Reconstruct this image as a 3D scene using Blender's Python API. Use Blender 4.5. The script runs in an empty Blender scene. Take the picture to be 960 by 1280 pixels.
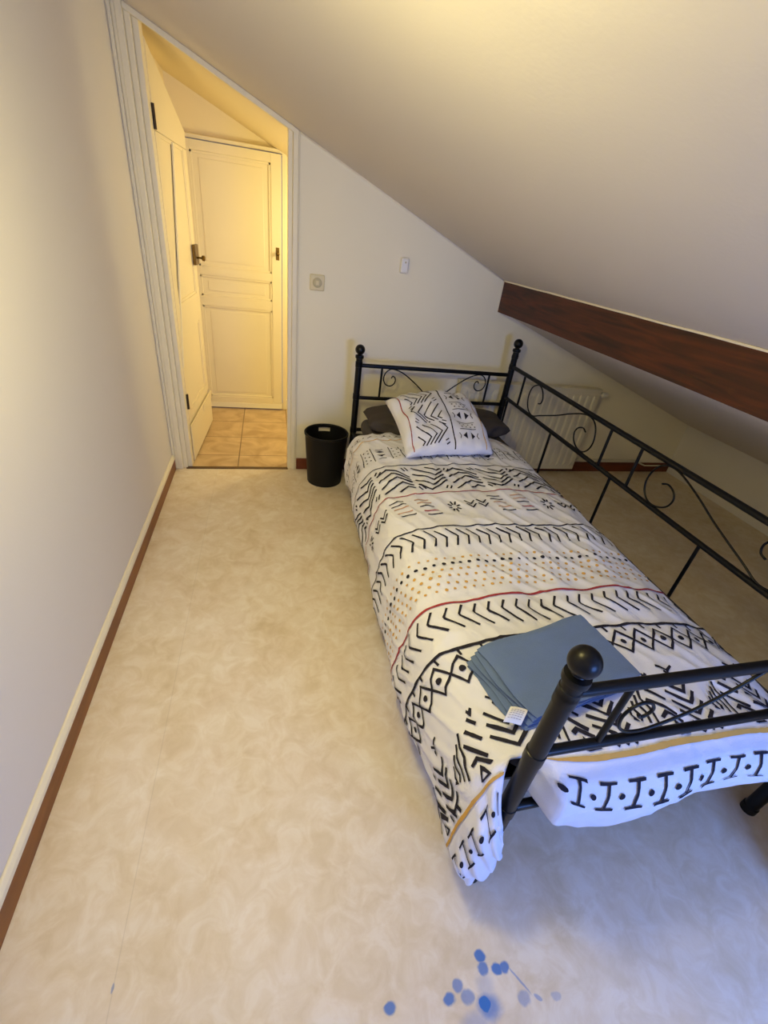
import bpy, bmesh, math, random
from mathutils import Vector, Matrix, noise
random.seed(7)
C = bpy.context.scene.collection
H = 1.38
CZ = lambda x: 1.797 - 0.42 * x          # height of the sloping ceiling

# ---------------------------------------------------------------- helpers
def mesh_obj(name, verts, faces, mats, parent=None, fm=None, smooth=False):
    me = bpy.data.meshes.new(name)
    me.from_pydata([tuple(v) for v in verts], [], faces)
    if not isinstance(mats, (list, tuple)): mats = [mats]
    for m in mats: me.materials.append(m)
    if fm: me.polygons.foreach_set('material_index', fm)
    if smooth: me.polygons.foreach_set('use_smooth', [True] * len(me.polygons))
    me.update()
    o = bpy.data.objects.new(name, me); C.objects.link(o)
    if parent is not None: o.parent = parent
    return o

def fix(o, bevel=0, seg=2, smooth_angle=None):
    bm = bmesh.new(); bm.from_mesh(o.data)
    bmesh.ops.recalc_face_normals(bm, faces=bm.faces)
    bm.to_mesh(o.data); bm.free()
    if bevel:
        b = o.modifiers.new('bevel', 'BEVEL'); b.width = bevel; b.segments = seg; b.limit_method = 'ANGLE'
    return o

class MB:
    def __init__(s): s.v = []; s.f = []; s.m = []
    def add(s, v, f, m=0):
        n = len(s.v); s.v += [tuple(p) for p in v]; s.f += [[i + n for i in q] for q in f]; s.m += [m] * len(f)
    def box(s, x0, x1, y0, y1, z0, z1, m=0):
        v = [(x, y, z) for x in (x0, x1) for y in (y0, y1) for z in (z0, z1)]
        s.add(v, [(0,1,3,2),(4,6,7,5),(0,4,5,1),(2,3,7,6),(0,2,6,4),(1,5,7,3)], m)
    def prism(s, poly, axis, a, b, m=0):
        """poly 2D points; axis 'y': (x,z) extruded in y; 'x': (y,z); 'z': (x,y)"""
        def P(p, t):
            return {'y': (p[0], t, p[1]), 'x': (t, p[0], p[1]), 'z': (p[0], p[1], t)}[axis]
        n = len(poly)
        v = [P(p, a) for p in poly] + [P(p, b) for p in poly]
        f = [list(range(n)), list(range(2*n-1, n-1, -1))] + [(i, (i+1) % n, n+(i+1) % n, n+i) for i in range(n)]
        s.add(v, f, m)
    def tube(s, pts, r, n=10, cap=True, m=0):
        pts = [Vector(p) for p in pts]; k = len(pts)
        rr = r if isinstance(r, (list, tuple)) else [r] * k
        t0 = (pts[1] - pts[0]).normalized()
        up = Vector((0, 0, 1)) if abs(t0.z) < .9 else Vector((1, 0, 0))
        nx = t0.cross(up).normalized()
        v = []
        for i in range(k):
            if i == 0: t = t0
            elif i == k-1: t = (pts[i]-pts[i-1]).normalized()
            else: t = ((pts[i]-pts[i-1]).normalized() + (pts[i+1]-pts[i]).normalized())
            if t.length < 1e-6: t = t0
            t.normalize()
            nx = (nx - t * nx.dot(t)).normalized(); ny = t.cross(nx)
            for j in range(n):
                a = 2*math.pi*j/n
                v.append(pts[i] + (nx*math.cos(a) + ny*math.sin(a)) * rr[i])
        f = [(i*n+j, i*n+(j+1) % n, (i+1)*n+(j+1) % n, (i+1)*n+j) for i in range(k-1) for j in range(n)]
        if cap: f += [list(range(n-1, -1, -1)), [(k-1)*n+j for j in range(n)]]
        s.add(v, f, m)
    def lathe(s, prof, cx=0, cy=0, n=28, m=0):
        """prof: (r,z) list bottom to top; r=0 allowed at the ends"""
        v = []; k = len(prof)
        for r, z in prof:
            for j in range(n):
                a = 2*math.pi*j/n; v.append((cx + max(r,1e-5)*math.cos(a), cy + max(r,1e-5)*math.sin(a), z))
        f = [(i*n+j, i*n+(j+1) % n, (i+1)*n+(j+1) % n, (i+1)*n+j) for i in range(k-1) for j in range(n)]
        s.add(v, f, m)
    def build(s, name, mats, parent=None, smooth=False, bevel=0, seg=2, weld=False):
        o = mesh_obj(name, s.v, s.f, mats, parent, s.m, smooth)
        if weld:
            bm = bmesh.new(); bm.from_mesh(o.data); bmesh.ops.remove_doubles(bm, verts=bm.verts, dist=1e-5)
            bm.to_mesh(o.data); bm.free()
        return fix(o, bevel, seg)

def tag(o, label=None, cat=None, group=None, kind=None):
    if label: o['label'] = label
    if cat: o['category'] = cat
    if group: o['group'] = group
    if kind: o['kind'] = kind
    return o
def struct(o): o['kind'] = 'structure'; return o
def empty(name, loc, label, cat, group=None):
    o = bpy.data.objects.new(name, None); C.objects.link(o); o.location = loc; o.empty_display_size = .05
    return tag(o, label, cat, group)
def keep(root):
    """children were modelled in world coordinates: cancel the root's offset"""
    for ch in root.children:
        ch.matrix_parent_inverse = Matrix.Translation(-Vector(root.location))
def catmull(P, n=8):
    P = [Vector(p) for p in P]; out = []
    for i in range(len(P)-1):
        a = P[i-1] if i else P[0]*2-P[1]; b = P[i]; c = P[i+1]; d = P[i+2] if i+2 < len(P) else P[-1]*2-P[-2]
        for k in range(n):
            t = k/n
            out.append(.5*((2*b)+(c-a)*t+(2*a-5*b+4*c-d)*t*t+(3*b-3*c+d-a)*t**3))
    out.append(P[-1]); return out

# ---------------------------------------------------------------- materials
def lin(c): return [((x/255)/12.92 if x/255 <= .04045 else ((x/255+.055)/1.055)**2.4) for x in c] + [1]
def mat(name, rgb, rough=.6, metal=0, bump=0, bscale=200, var=0, vscale=6, spec=.5, coat=0, sheen=0):
    m = bpy.data.materials.new(name); m.use_nodes = True; nt = m.node_tree; N = nt.nodes; L = nt.links
    b = N['Principled BSDF']; col = lin(rgb)
    b.inputs['Base Color'].default_value = col; b.inputs['Roughness'].default_value = rough
    b.inputs['Metallic'].default_value = metal; b.inputs['Specular IOR Level'].default_value = spec
    b.inputs['Coat Weight'].default_value = coat; b.inputs['Sheen Weight'].default_value = sheen
    tc = N.new('ShaderNodeTexCoord')
    if var:
        n = N.new('ShaderNodeTexNoise'); n.inputs['Scale'].default_value = vscale; n.inputs['Detail'].default_value = 5
        L.new(tc.outputs['Object'], n.inputs['Vector'])
        mx = N.new('ShaderNodeMix'); mx.data_type = 'RGBA'
        mx.inputs[6].default_value = [c*(1-var) for c in col[:3]] + [1]; mx.inputs[7].default_value = [min(1, c*(1+var)) for c in col[:3]] + [1]
        L.new(n.outputs[0], mx.inputs[0]); L.new(mx.outputs[2], b.inputs['Base Color'])
    if bump:
        n2 = N.new('ShaderNodeTexNoise'); n2.inputs['Scale'].default_value = bscale; n2.inputs['Detail'].default_value = 3
        L.new(tc.outputs['Object'], n2.inputs['Vector'])
        bp = N.new('ShaderNodeBump'); bp.inputs['Strength'].default_value = bump; bp.inputs['Distance'].default_value = .002
        L.new(n2.outputs[0], bp.inputs['Height']); L.new(bp.outputs[0], b.inputs['Normal'])
    return m

M_wall = mat('wall_paint', (224, 219, 212), .75, bump=.12, bscale=160, var=.015, vscale=2)
M_wall_lit = mat('wall_paint_warm_lit', (244, 236, 212), .75, bump=.12, bscale=160, var=.015, vscale=2)  # same wall paint, lightened and yellowed: warm light painted into the end wall
M_hall_lit = mat('hallway_paint_warm_lit', (240, 224, 180), .7, bump=.12, bscale=160, var=.015, vscale=2)  # yellow tint paints the hallway's warm lamplight into walls and ceiling
M_ceil = mat('ceiling_paint', (216, 209, 203), .85, bump=.15, bscale=90, var=.015, vscale=1.5)
M_trim = mat('gloss_white_trim', (238, 229, 202), .42, bump=.1, bscale=30, var=.03, vscale=8)
M_caulk = mat('caulk_bead', (240, 232, 215), .5)
M_door = mat('cream_door_paint', (236, 224, 190), .4, bump=.2, bscale=22, var=.03, vscale=5)
M_groove = mat('door_gap', (120, 105, 75), .8)
M_black = mat('black_powder_coat', (8, 8, 9), .33, bump=.03, bscale=300, spec=.3)
M_plastic = mat('black_plastic', (11, 11, 12), .55, bump=.05, bscale=400, spec=.3)
M_brass = mat('aged_brass', (112, 88, 44), .35, metal=.9, var=.2, vscale=60)
M_iron = mat('dark_iron', (60, 48, 36), .5, metal=.6)
M_rad = mat('radiator_enamel', (224, 216, 192), .35)
M_switch = mat('ivory_switch', (222, 208, 160), .4)
M_switch2 = mat('ivory_button', (198, 186, 146), .45)
M_plug = mat('white_plastic', (236, 232, 220), .35)
M_fabric = mat('duvet_cotton', (226, 227, 238), .9, bump=.35, bscale=500, var=.012, vscale=9, spec=.2, sheen=.1)
M_ink = mat('printed_charcoal', (42, 40, 50), .9, spec=.15, var=.12, vscale=80)
M_red = mat('printed_red', (158, 62, 68), .9, spec=.15)
M_ochre = mat('printed_ochre', (204, 160, 84), .9, spec=.15)
M_tan = mat('printed_tan', (196, 158, 134), .9, spec=.15)
CLOTH = [M_fabric, M_ink, M_red, M_ochre, M_tan]
M_sheet = mat('grey_fitted_sheet', (84, 80, 78), .9, bump=.3, bscale=500, spec=.2)
M_greyp = mat('dark_grey_pillowcase', (72, 66, 62), .9, bump=.3, bscale=450, spec=.2, var=.04)
M_blanket = mat('slate_blue_cotton', (100, 120, 158), .92, bump=.4, bscale=420, spec=.15, var=.03, vscale=14, sheen=.15)
M_tagm = mat('woven_label', (225, 224, 224), .8)
M_tagink = mat('label_print', (150, 150, 158), .8)

def floor_material():
    m = bpy.data.materials.new('marbled_vinyl'); m.use_nodes = True; nt = m.node_tree; N = nt.nodes; L = nt.links
    b = N['Principled BSDF']; b.inputs['Roughness'].default_value = .5; b.inputs['Specular IOR Level'].default_value = .3
    tc = N.new('ShaderNodeTexCoord')
    def nz(scale, det, dist, rough=.55):
        n = N.new('ShaderNodeTexNoise'); n.inputs['Scale'].default_value = scale; n.inputs['Detail'].default_value = det
        n.inputs['Distortion'].default_value = dist; n.inputs['Roughness'].default_value = rough
        L.new(tc.outputs['Object'], n.inputs['Vector']); return n
    def ramp(src, stops):
        r = N.new('ShaderNodeValToRGB'); L.new(src, r.inputs[0]); e = r.color_ramp.elements
        while len(e) < len(stops): e.new(.5)
        for k, (p, c) in enumerate(stops): e[k].position = p; e[k].color = lin(c)
        return r
    def mix(f, a, c, mode='MIX'):
        x = N.new('ShaderNodeMix'); x.data_type = 'RGBA'; x.blend_type = mode
        if isinstance(f, float): x.inputs[0].default_value = f
        else: L.new(f, x.inputs[0])
        L.new(a, x.inputs[6])
        if isinstance(c, tuple): x.inputs[7].default_value = lin(c)
        else: L.new(c, x.inputs[7])
        return x.outputs[2]
    base = ramp(nz(4.5, 7, .8, .6).outputs[0], [(.28, (208, 188, 154)), (.45, (224, 208, 182)), (.56, (230, 217, 197)), (.70, (237, 227, 212))])
    fine = ramp(nz(15, 6, 1.0, .62).outputs[0], [(.36, (212, 194, 162)), (.50, (226, 211, 188)), (.62, (240, 231, 217))])
    col = mix(.42, base.outputs[0], fine.outputs[0])
    pink = ramp(nz(4, 4, .6).outputs[0], [(.45, (0, 0, 0)), (.65, (110, 110, 110))])
    col = mix(pink.outputs[0], col, (222, 200, 182))
    sepx = N.new('ShaderNodeSeparateXYZ'); L.new(tc.outputs['Object'], sepx.inputs[0])
    def math_(op, a, c=None):
        x = N.new('ShaderNodeMath'); x.operation = op
        for k, q in enumerate((a, c)):
            if q is None: continue
            if isinstance(q, (int, float)): x.inputs[k].default_value = q
            else: L.new(q, x.inputs[k])
        return x.outputs[0]
    # warped coordinates so that the paint blots are not perfect discs
    wn = nz(45, 2, 0)
    wx = math_('ADD', sepx.outputs[0], math_('MULTIPLY', math_('SUBTRACT', wn.outputs[0], .5), .012))
    wy = math_('ADD', sepx.outputs[1], math_('MULTIPLY', math_('SUBTRACT', wn.outputs[0], .5), -.012))
    def blot(x, y, rx, ry, strength, soft=.25, ang=0):
        dx = math_('SUBTRACT', wx, x); dy = math_('SUBTRACT', wy, y)
        c, s_ = math.cos(ang), math.sin(ang)
        ux = math_('DIVIDE', math_('ADD', math_('MULTIPLY', dx, c), math_('MULTIPLY', dy, s_)), rx)
        uy = math_('DIVIDE', math_('SUBTRACT', math_('MULTIPLY', dy, c), math_('MULTIPLY', dx, s_)), ry)
        d = math_('SQRT', math_('ADD', math_('MULTIPLY', ux, ux), math_('MULTIPLY', uy, uy)))
        r = N.new('ShaderNodeMapRange'); r.interpolation_type = 'SMOOTHSTEP'; L.new(d, r.inputs[0])
        r.inputs[1].default_value = 1-soft; r.inputs[2].default_value = 1+soft
        r.inputs[3].default_value = strength; r.inputs[4].default_value = 0
        return r.outputs[0]
    tot = None
    for a in [(.224,.193,.0125,.0105,.85),(.354,.181,.013,.0105,.85),(.380,.196,.012,.011,.7),(.395,.176,.0145,.012,.6),
              (.448,.232,.0115,.011,.9),(.447,.211,.013,.012,.8),(.479,.204,.012,.0095,.9),(.497,.204,.011,.011,.85),
              (.520,.150,.0145,.013,.45),(.594,.138,.010,.008,.32),(.436,.153,.024,.020,.75,.55),(.430,.158,.014,.013,.98),
              (.522,.178,.030,.0022,.55,.4,-1.0),(.551,.145,.008,.004,.5,.3,-.7),(.40,.135,.03,.018,.35,.6),(.44,.185,.018,.02,.25,.6),
              (-.339,.334,.003,.008,.55)]:
        f = blot(*a); tot = f if tot is None else math_('MAXIMUM', tot, f)
    col = mix(tot, col, (50, 112, 185))
    # faint straight seam between two strips of the vinyl
    sd = math_('ABSOLUTE', math_('SUBTRACT', sepx.outputs[0], -.337))
    seam = N.new('ShaderNodeMapRange'); L.new(sd, seam.inputs[0]); seam.inputs[1].default_value = .0006; seam.inputs[2].default_value = .0016
    seam.inputs[3].default_value = .14; seam.inputs[4].default_value = 0
    col = mix(seam.outputs[0], col, (120, 100, 80))
    L.new(col, b.inputs['Base Color'])
    bp = N.new('ShaderNodeBump'); bp.inputs['Strength'].default_value = .06; bp.inputs['Distance'].default_value = .002
    L.new(nz(120, 3, 0).outputs[0], bp.inputs['Height']); L.new(bp.outputs[0], b.inputs['Normal'])
    return m
M_floor = floor_material()

def tile_material():
    m = bpy.data.materials.new('terracotta_tiles'); m.use_nodes = True; nt = m.node_tree; N = nt.nodes; L = nt.links
    b = N['Principled BSDF']; b.inputs['Roughness'].default_value = .35
    tc = N.new('ShaderNodeTexCoord'); mp = N.new('ShaderNodeMapping')
    L.new(tc.outputs['Object'], mp.inputs[0]); mp.inputs['Location'].default_value = (.215+.335*4, -2.87+.305*12, 0)
    br = N.new('ShaderNodeTexBrick'); br.offset = 0; br.squash = 1
    L.new(mp.outputs[0], br.inputs['Vector'])
    br.inputs['Scale'].default_value = 1; br.inputs['Mortar Size'].default_value = .004; br.inputs['Mortar Smooth'].default_value = .3
    br.inputs['Brick Width'].default_value = .335; br.inputs['Row Height'].default_value = .305
    br.inputs['Mortar'].default_value = lin((128, 104, 74))
    n = N.new('ShaderNodeTexNoise'); n.inputs['Scale'].default_value = 6; n.inputs['Detail'].default_value = 6; n.inputs['Distortion'].default_value = 1.2
    L.new(tc.outputs['Object'], n.inputs['Vector'])
    r = N.new('ShaderNodeValToRGB'); L.new(n.outputs[0], r.inputs[0])
    r.color_ramp.elements[0].position = .35; r.color_ramp.elements[0].color = lin((178, 148, 108))
    r.color_ramp.elements[1].position = .65; r.color_ramp.elements[1].color = lin((206, 180, 140))
    L.new(r.outputs[0], br.inputs['Color1']); L.new(r.outputs[0], br.inputs['Color2'])
    L.new(br.outputs['Color'], b.inputs['Base Color'])
    bp = N.new('ShaderNodeBump'); bp.invert = True; bp.inputs['Strength'].default_value = .4; bp.inputs['Distance'].default_value = .003
    L.new(br.outputs['Fac'], bp.inputs['Height']); L.new(bp.outputs[0], b.inputs['Normal'])
    return m
M_tile = tile_material()

def wood_material(name, dark, light, axis_scale, rough=.4):
    m = bpy.data.materials.new(name); m.use_nodes = True; nt = m.node_tree; N = nt.nodes; L = nt.links
    b = N['Principled BSDF']; b.inputs['Roughness'].default_value = rough
    tc = N.new('ShaderNodeTexCoord'); mp = N.new('ShaderNodeMapping'); L.new(tc.outputs['Object'], mp.inputs[0])
    mp.inputs['Scale'].default_value = axis_scale
    n = N.new('ShaderNodeTexNoise'); n.inputs['Scale'].default_value = 3; n.inputs['Detail'].default_value = 7; n.inputs['Distortion'].default_value = .8
    L.new(mp.outputs[0], n.inputs['Vector'])
    r = N.new('ShaderNodeValToRGB'); L.new(n.outputs[0], r.inputs[0])
    r.color_ramp.elements[0].position = .3; r.color_ramp.elements[0].color = lin(dark)
    r.color_ramp.elements[1].position = .75; r.color_ramp.elements[1].color = lin(light)
    L.new(r.outputs[0], b.inputs['Base Color'])
    bp = N.new('ShaderNodeBump'); bp.inputs['Strength'].default_value = .2; bp.inputs['Distance'].default_value = .003
    L.new(n.outputs[0], bp.inputs['Height']); L.new(bp.outputs[0], b.inputs['Normal'])
    return m
M_beam = wood_material('stained_beam_wood', (38, 15, 1), (90, 38, 4), (9, 1.1, 14), .55)
M_base = wood_material('varnished_skirting', (118, 66, 24), (146, 88, 36), (6, 1.2, 8), .45)
M_base2 = wood_material('reddish_skirting', (92, 38, 16), (116, 52, 22), (1.2, 6, 8), .45)

# ---------------------------------------------------------------- room shell
YB, YE, XL, XR = -1.30, 2.684, -.59, 3.17
b = MB(); b.box(XL-.1, XR+.1, YB-.1, YE+.004, -.08, 0); struct(b.build('floor', M_floor))
b = MB(); b.box(XL-.1, 1.6, YE+.004, 3.95, -.08, 0); struct(b.build('floor_hallway', M_tile))
b = MB(); b.box(XL-.12, XL, YB-.1, YE+.08, 0, 2.30); struct(b.build('wall_left', M_wall))
# end wall with the doorway cut out of it up to the sloping ceiling
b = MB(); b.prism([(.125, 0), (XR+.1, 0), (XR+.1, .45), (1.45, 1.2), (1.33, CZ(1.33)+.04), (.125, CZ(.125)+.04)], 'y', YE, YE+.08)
struct(b.build('wall_end', M_wall_lit))
b = MB(); b.prism([(XL, 0), (-.50, 0), (-.50, CZ(-.50)+.04), (XL, CZ(XL)+.04)], 'y', YE+.022, YE+.078); struct(b.build('wall_jamb', M_trim))
b = MB(); b.box(XR, XR+.1, YB-.1, YE+.1, 0, .5); struct(b.build('wall_right', M_wall))
# sloping ceiling and the lower run of it behind the beam; nearer the camera a dormer breaks through the slope
DY = .18; DZ = 1.62; DX = 2.05; xs = (1.797-DZ)/.42
b = MB(); b.prism([(XL-.1, CZ(XL-.1)), (1.40, CZ(1.40)), (1.40, CZ(1.40)+.1), (XL-.1, CZ(XL-.1)+.1)], 'y', DY, YE)
b.prism([(XL-.1, CZ(XL-.1)), (xs, DZ), (xs, DZ+.1), (XL-.1, CZ(XL-.1)+.1)], 'y', YB-.1, DY)
struct(b.build('ceiling', M_ceil))
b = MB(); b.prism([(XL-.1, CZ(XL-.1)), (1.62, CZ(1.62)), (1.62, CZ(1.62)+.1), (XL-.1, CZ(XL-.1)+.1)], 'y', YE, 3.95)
struct(b.build('ceiling_hallway', M_hall_lit))
b = MB(); b.prism([(1.36, 1.075), (XR+.1, .365), (XR+.1, .5), (1.36, 1.215)], 'y', DY, YE); struct(b.build('ceiling_eaves', M_ceil))
b = MB(); b.box(xs, DX+.1, YB-.1, DY, DZ, DZ+.1); struct(b.build('ceiling_dormer', M_ceil))
b = MB(); b.prism([(xs, DZ), (1.33, CZ(1.33)+.09), (1.33, 0), (DX+.1, 0), (DX+.1, DZ+.1), (xs, DZ+.1)], 'y', DY-.1, DY); struct(b.build('wall_dormer_light_block', M_wall))  # unseen floor-to-ceiling partition, added to keep daylight out of the eaves nook
b = MB(); b.box(DX, DX+.1, YB-.1, DY-.1, 0, DZ+.1); struct(b.build('wall_dormer_side', M_wall))
# back wall behind the camera, with a window opening
wx0, wx1, wz0, wz1 = .70, 1.60, .52, 1.30
b = MB(); b.box(XL-.1, wx0, YB-.1, YB, 0, 2.1); b.box(wx1, DX+.1, YB-.1, YB, 0, 2.1); b.box(wx0, wx1, YB-.1, YB, 0, wz0); b.box(wx0, wx1, YB-.1, YB, wz1, 2.1)
struct(b.build('wall_back', M_wall))
b = MB(); xm_ = (wx0+wx1)/2
for x0, x1, z0, z1 in ((wx0, wx0+.05, wz0, wz1), (wx1-.05, wx1, wz0, wz1), (wx0, wx1, wz0, wz0+.05), (wx0, wx1, wz1-.05, wz1), (xm_-.025, xm_+.025, wz0, wz1)):
    b.box(x0, x1, YB-.07, YB-.03, z0, z1)
struct(b.build('window_1', M_trim))
# hallway walls
b = MB(); b.box(XL-.12, XL, YE+.08, 3.95, 0, 2.3); struct(b.build('wall_hallway_left', M_hall_lit))
b = MB(); b.prism([(XL, 1.752), (.125, 1.752), (.125, 0), (1.6, 0), (1.6, CZ(1.6)+.03), (XL, CZ(XL)+.03)], 'y', 3.826, 3.95); struct(b.build('wall_hallway_end', M_hall_lit))
b = MB(); b.box(1.5, 1.6, YE+.08, 3.826, 0, 1.3); struct(b.build('wall_hallway_right', M_wall))

# beam
b = MB()
n = 60
for k in range(1):
    YB_, YB = YB, DY
    v = []; f = []
    for i in range(n+1):
        y = YB + (YE-YB)*i/n
        d = .003*noise.noise(Vector((y*2.2, 0, 3))); e = .004*noise.noise(Vector((y*1.7, 4, 0)))
        v += [(1.332+d, y, 1.07+e), (1.330+d, y, 1.243), (1.43, y, 1.243), (1.43, y, 1.06+e)]
    for i in range(n):
        for j in range(4): f.append((i*4+j, i*4+(j+1) % 4, (i+1)*4+(j+1) % 4, (i+1)*4+j))
    f += [(0, 1, 2, 3), tuple(n*4+q for q in (3, 2, 1, 0))]
    b.add(v, f)
o = b.build('ceiling_beam', M_beam, bevel=.003); struct(o)
tag(o, 'dark stained wooden beam running under the sloping ceiling')
YB = YB_
# wavy white sealing bead along the beam and around its end
b = MB(); pts = []
for i in range(80):
    y = DY+.02 + (YE-DY-.03)*i/79
    pts.append((1.329, y, CZ(1.329)-.004+.003*noise.noise(Vector((y*3.1, 1, 0)))))
b.tube(pts, .0042, 6)
b.tube([(1.330, YE-.006, 1.235), (1.333, YE-.006, 1.07)], .004, 6)
struct(b.build('trim_7', M_caulk, smooth=True))

# skirting boards
b = MB(); b.prism([(XL, 0), (XL+.012, 0), (XL+.012, .072), (XL, .072)], 'y', YB, YE-.02); struct(b.build('baseboard_left', M_base, bevel=.0015))
b = MB(); b.prism([(XL, .072), (XL+.014, .072), (XL+.014, .088), (XL+.007, .1), (XL, .1)], 'y', YB, YE-.02); struct(b.build('trim_1', M_trim, bevel=.002))
b = MB(); b.box(.154, XR, YE-.014, YE, 0, .076); struct(b.build('baseboard_end', M_base2, bevel=.002))
# dark threshold strip
b = MB(); b.prism([(YE-.018, 0), (YE+.012, 0), (YE+.008, .005), (YE-.014, .005)], 'x', -.52, .10); struct(b.build('trim_2', mat('threshold_bronze', (92, 66, 40), .4, metal=.3)))

# door casing: stepped mouldings left and right, sloping bead along the ceiling
def vert_mold(x0, x1, y0, y1, name, b=None, own=True):
    b = MB(); b.prism([(x0, 0), (x1, 0), (x1, CZ(x1)-.001), (x0, CZ(x0)-.001)], 'y', y0, y1)
    return b
b = MB()
for x0, x1, y0 in ((-.590, -.576, YE-.026), (-.576, -.562, YE-.016), (-.562, -.536, YE-.022)):
    b.prism([(x0, 0), (x1, 0), (x1, CZ(x1)-.001), (x0, CZ(x0)-.001)], 'y', y0, YE+.012)
struct(b.build('trim_3', M_trim, bevel=.003))
b = MB()
for x0, x1, y0 in ((-.536, -.512, YE-.004), (-.512, -.488, YE+.012)):
    b.prism([(x0, 0), (x1, 0), (x1, CZ(x1)-.001), (x0, CZ(x0)-.001)], 'y', y0, YE+.08)
struct(b.build('trim_4', M_trim, bevel=.003))
b = MB()
for x0, x1, y0, y1 in ((.097, .119, YE-.004, YE+.084), (.119, .145, YE-.018, YE+.004), (.145, .153, YE-.010, YE+.004)):
    b.prism([(x0, 0), (x1, 0), (x1, CZ(x1)-.001), (x0, CZ(x0)-.001)], 'y', y0, y1)
struct(b.build('trim_5', M_trim, bevel=.003))
b = MB()
b.prism([(-.536, CZ(-.536)-.022), (.125, CZ(.125)-.022), (.125, CZ(.125)), (-.536, CZ(-.536))], 'y', YE-.018, YE+.004)
struct(b.build('trim_6', M_trim, bevel=.003))
b = MB(); b.tube([(.15, YE-.003, CZ(.15)-.003), (.8, YE-.003, CZ(.8)-.004), (1.33, YE-.003, CZ(1.33)-.003)], .004, 6)
struct(b.build('trim_8', M_caulk, smooth=True))

# ---------------------------------------------------------------- doors
def hall_door():
    y1, y0 = 3.812, 3.775
    d = MB(); d.box(-.55, .092, y0+.012, y1, .012, 1.742)
    for r in ((-.55, -.478, .012, 1.742), (.022, .092, .012, 1.742), (-.478, .022, .012, .10), (-.478, .022, .785, .85), (-.478, .022, .985, 1.04), (-.478, .022, 1.69, 1.742)):
        d.box(r[0], r[1], y0, y0+.014, r[2], r[3])
    # bolection mouldings round the three panels
    for x0, x1, z0, z1 in ((-.478, .022, .10, .785), (-.478, .022, .85, .985), (-.478, .022, 1.04, 1.69)):
        w = .014
        for r in ((x0, x0+w, z0, z1), (x1-w, x1, z0, z1), (x0, x1, z0, z0+w), (x0, x1, z1-w, z1)):
            d.box(r[0], r[1], y0+.004, y0+.014, r[2], r[3])
        d.box(x0+.05, x1-.05, y0+.009, y0+.013, z0+.035, z1-.035)
    o = struct(d.build('door_2', M_door, bevel=.003)); tag(o, 'closed cream panelled door at the far end of the hallway')
    k = MB()
    prof = [(0, 0), (.009, .0), (.009, .006), (.005, .010), (.005, .020), (.012, .026), (.0135, .034), (.009, .040), (0, .042)]
    k.lathe(prof)
    for i, (x, y, z) in enumerate(k.v): k.v[i] = (.064 + x, y0 - z, 1.172 + y)
    k.build('door_knob', M_brass, o, smooth=True)
    k = MB(); k.box(.052, .076, y0-.003, y0, 1.13, 1.21); k.build('knob_plate', M_brass, o, bevel=.002)
    # weatherboard at the foot of the door
    k = MB(); k.prism([(y0-.008, .012), (y0, .012), (y0, .05), (y0-.004, .05)], 'x', -.50, .092); k.build('kick_strip', M_trim, o)
    return o
hall_door()
b = MB()
b.prism([(.097, 0), (.125, 0), (.125, 1.77), (-.58, 1.77), (-.58, 1.748), (.097, 1.748)], 'y', 3.79, 3.83)
struct(b.build('trim_9', M_door, bevel=.003))
b = MB(); b.box(.125, .2, 3.805, 3.826, 0, .08); struct(b.build('baseboard_hallway', M_trim, bevel=.002))

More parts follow.
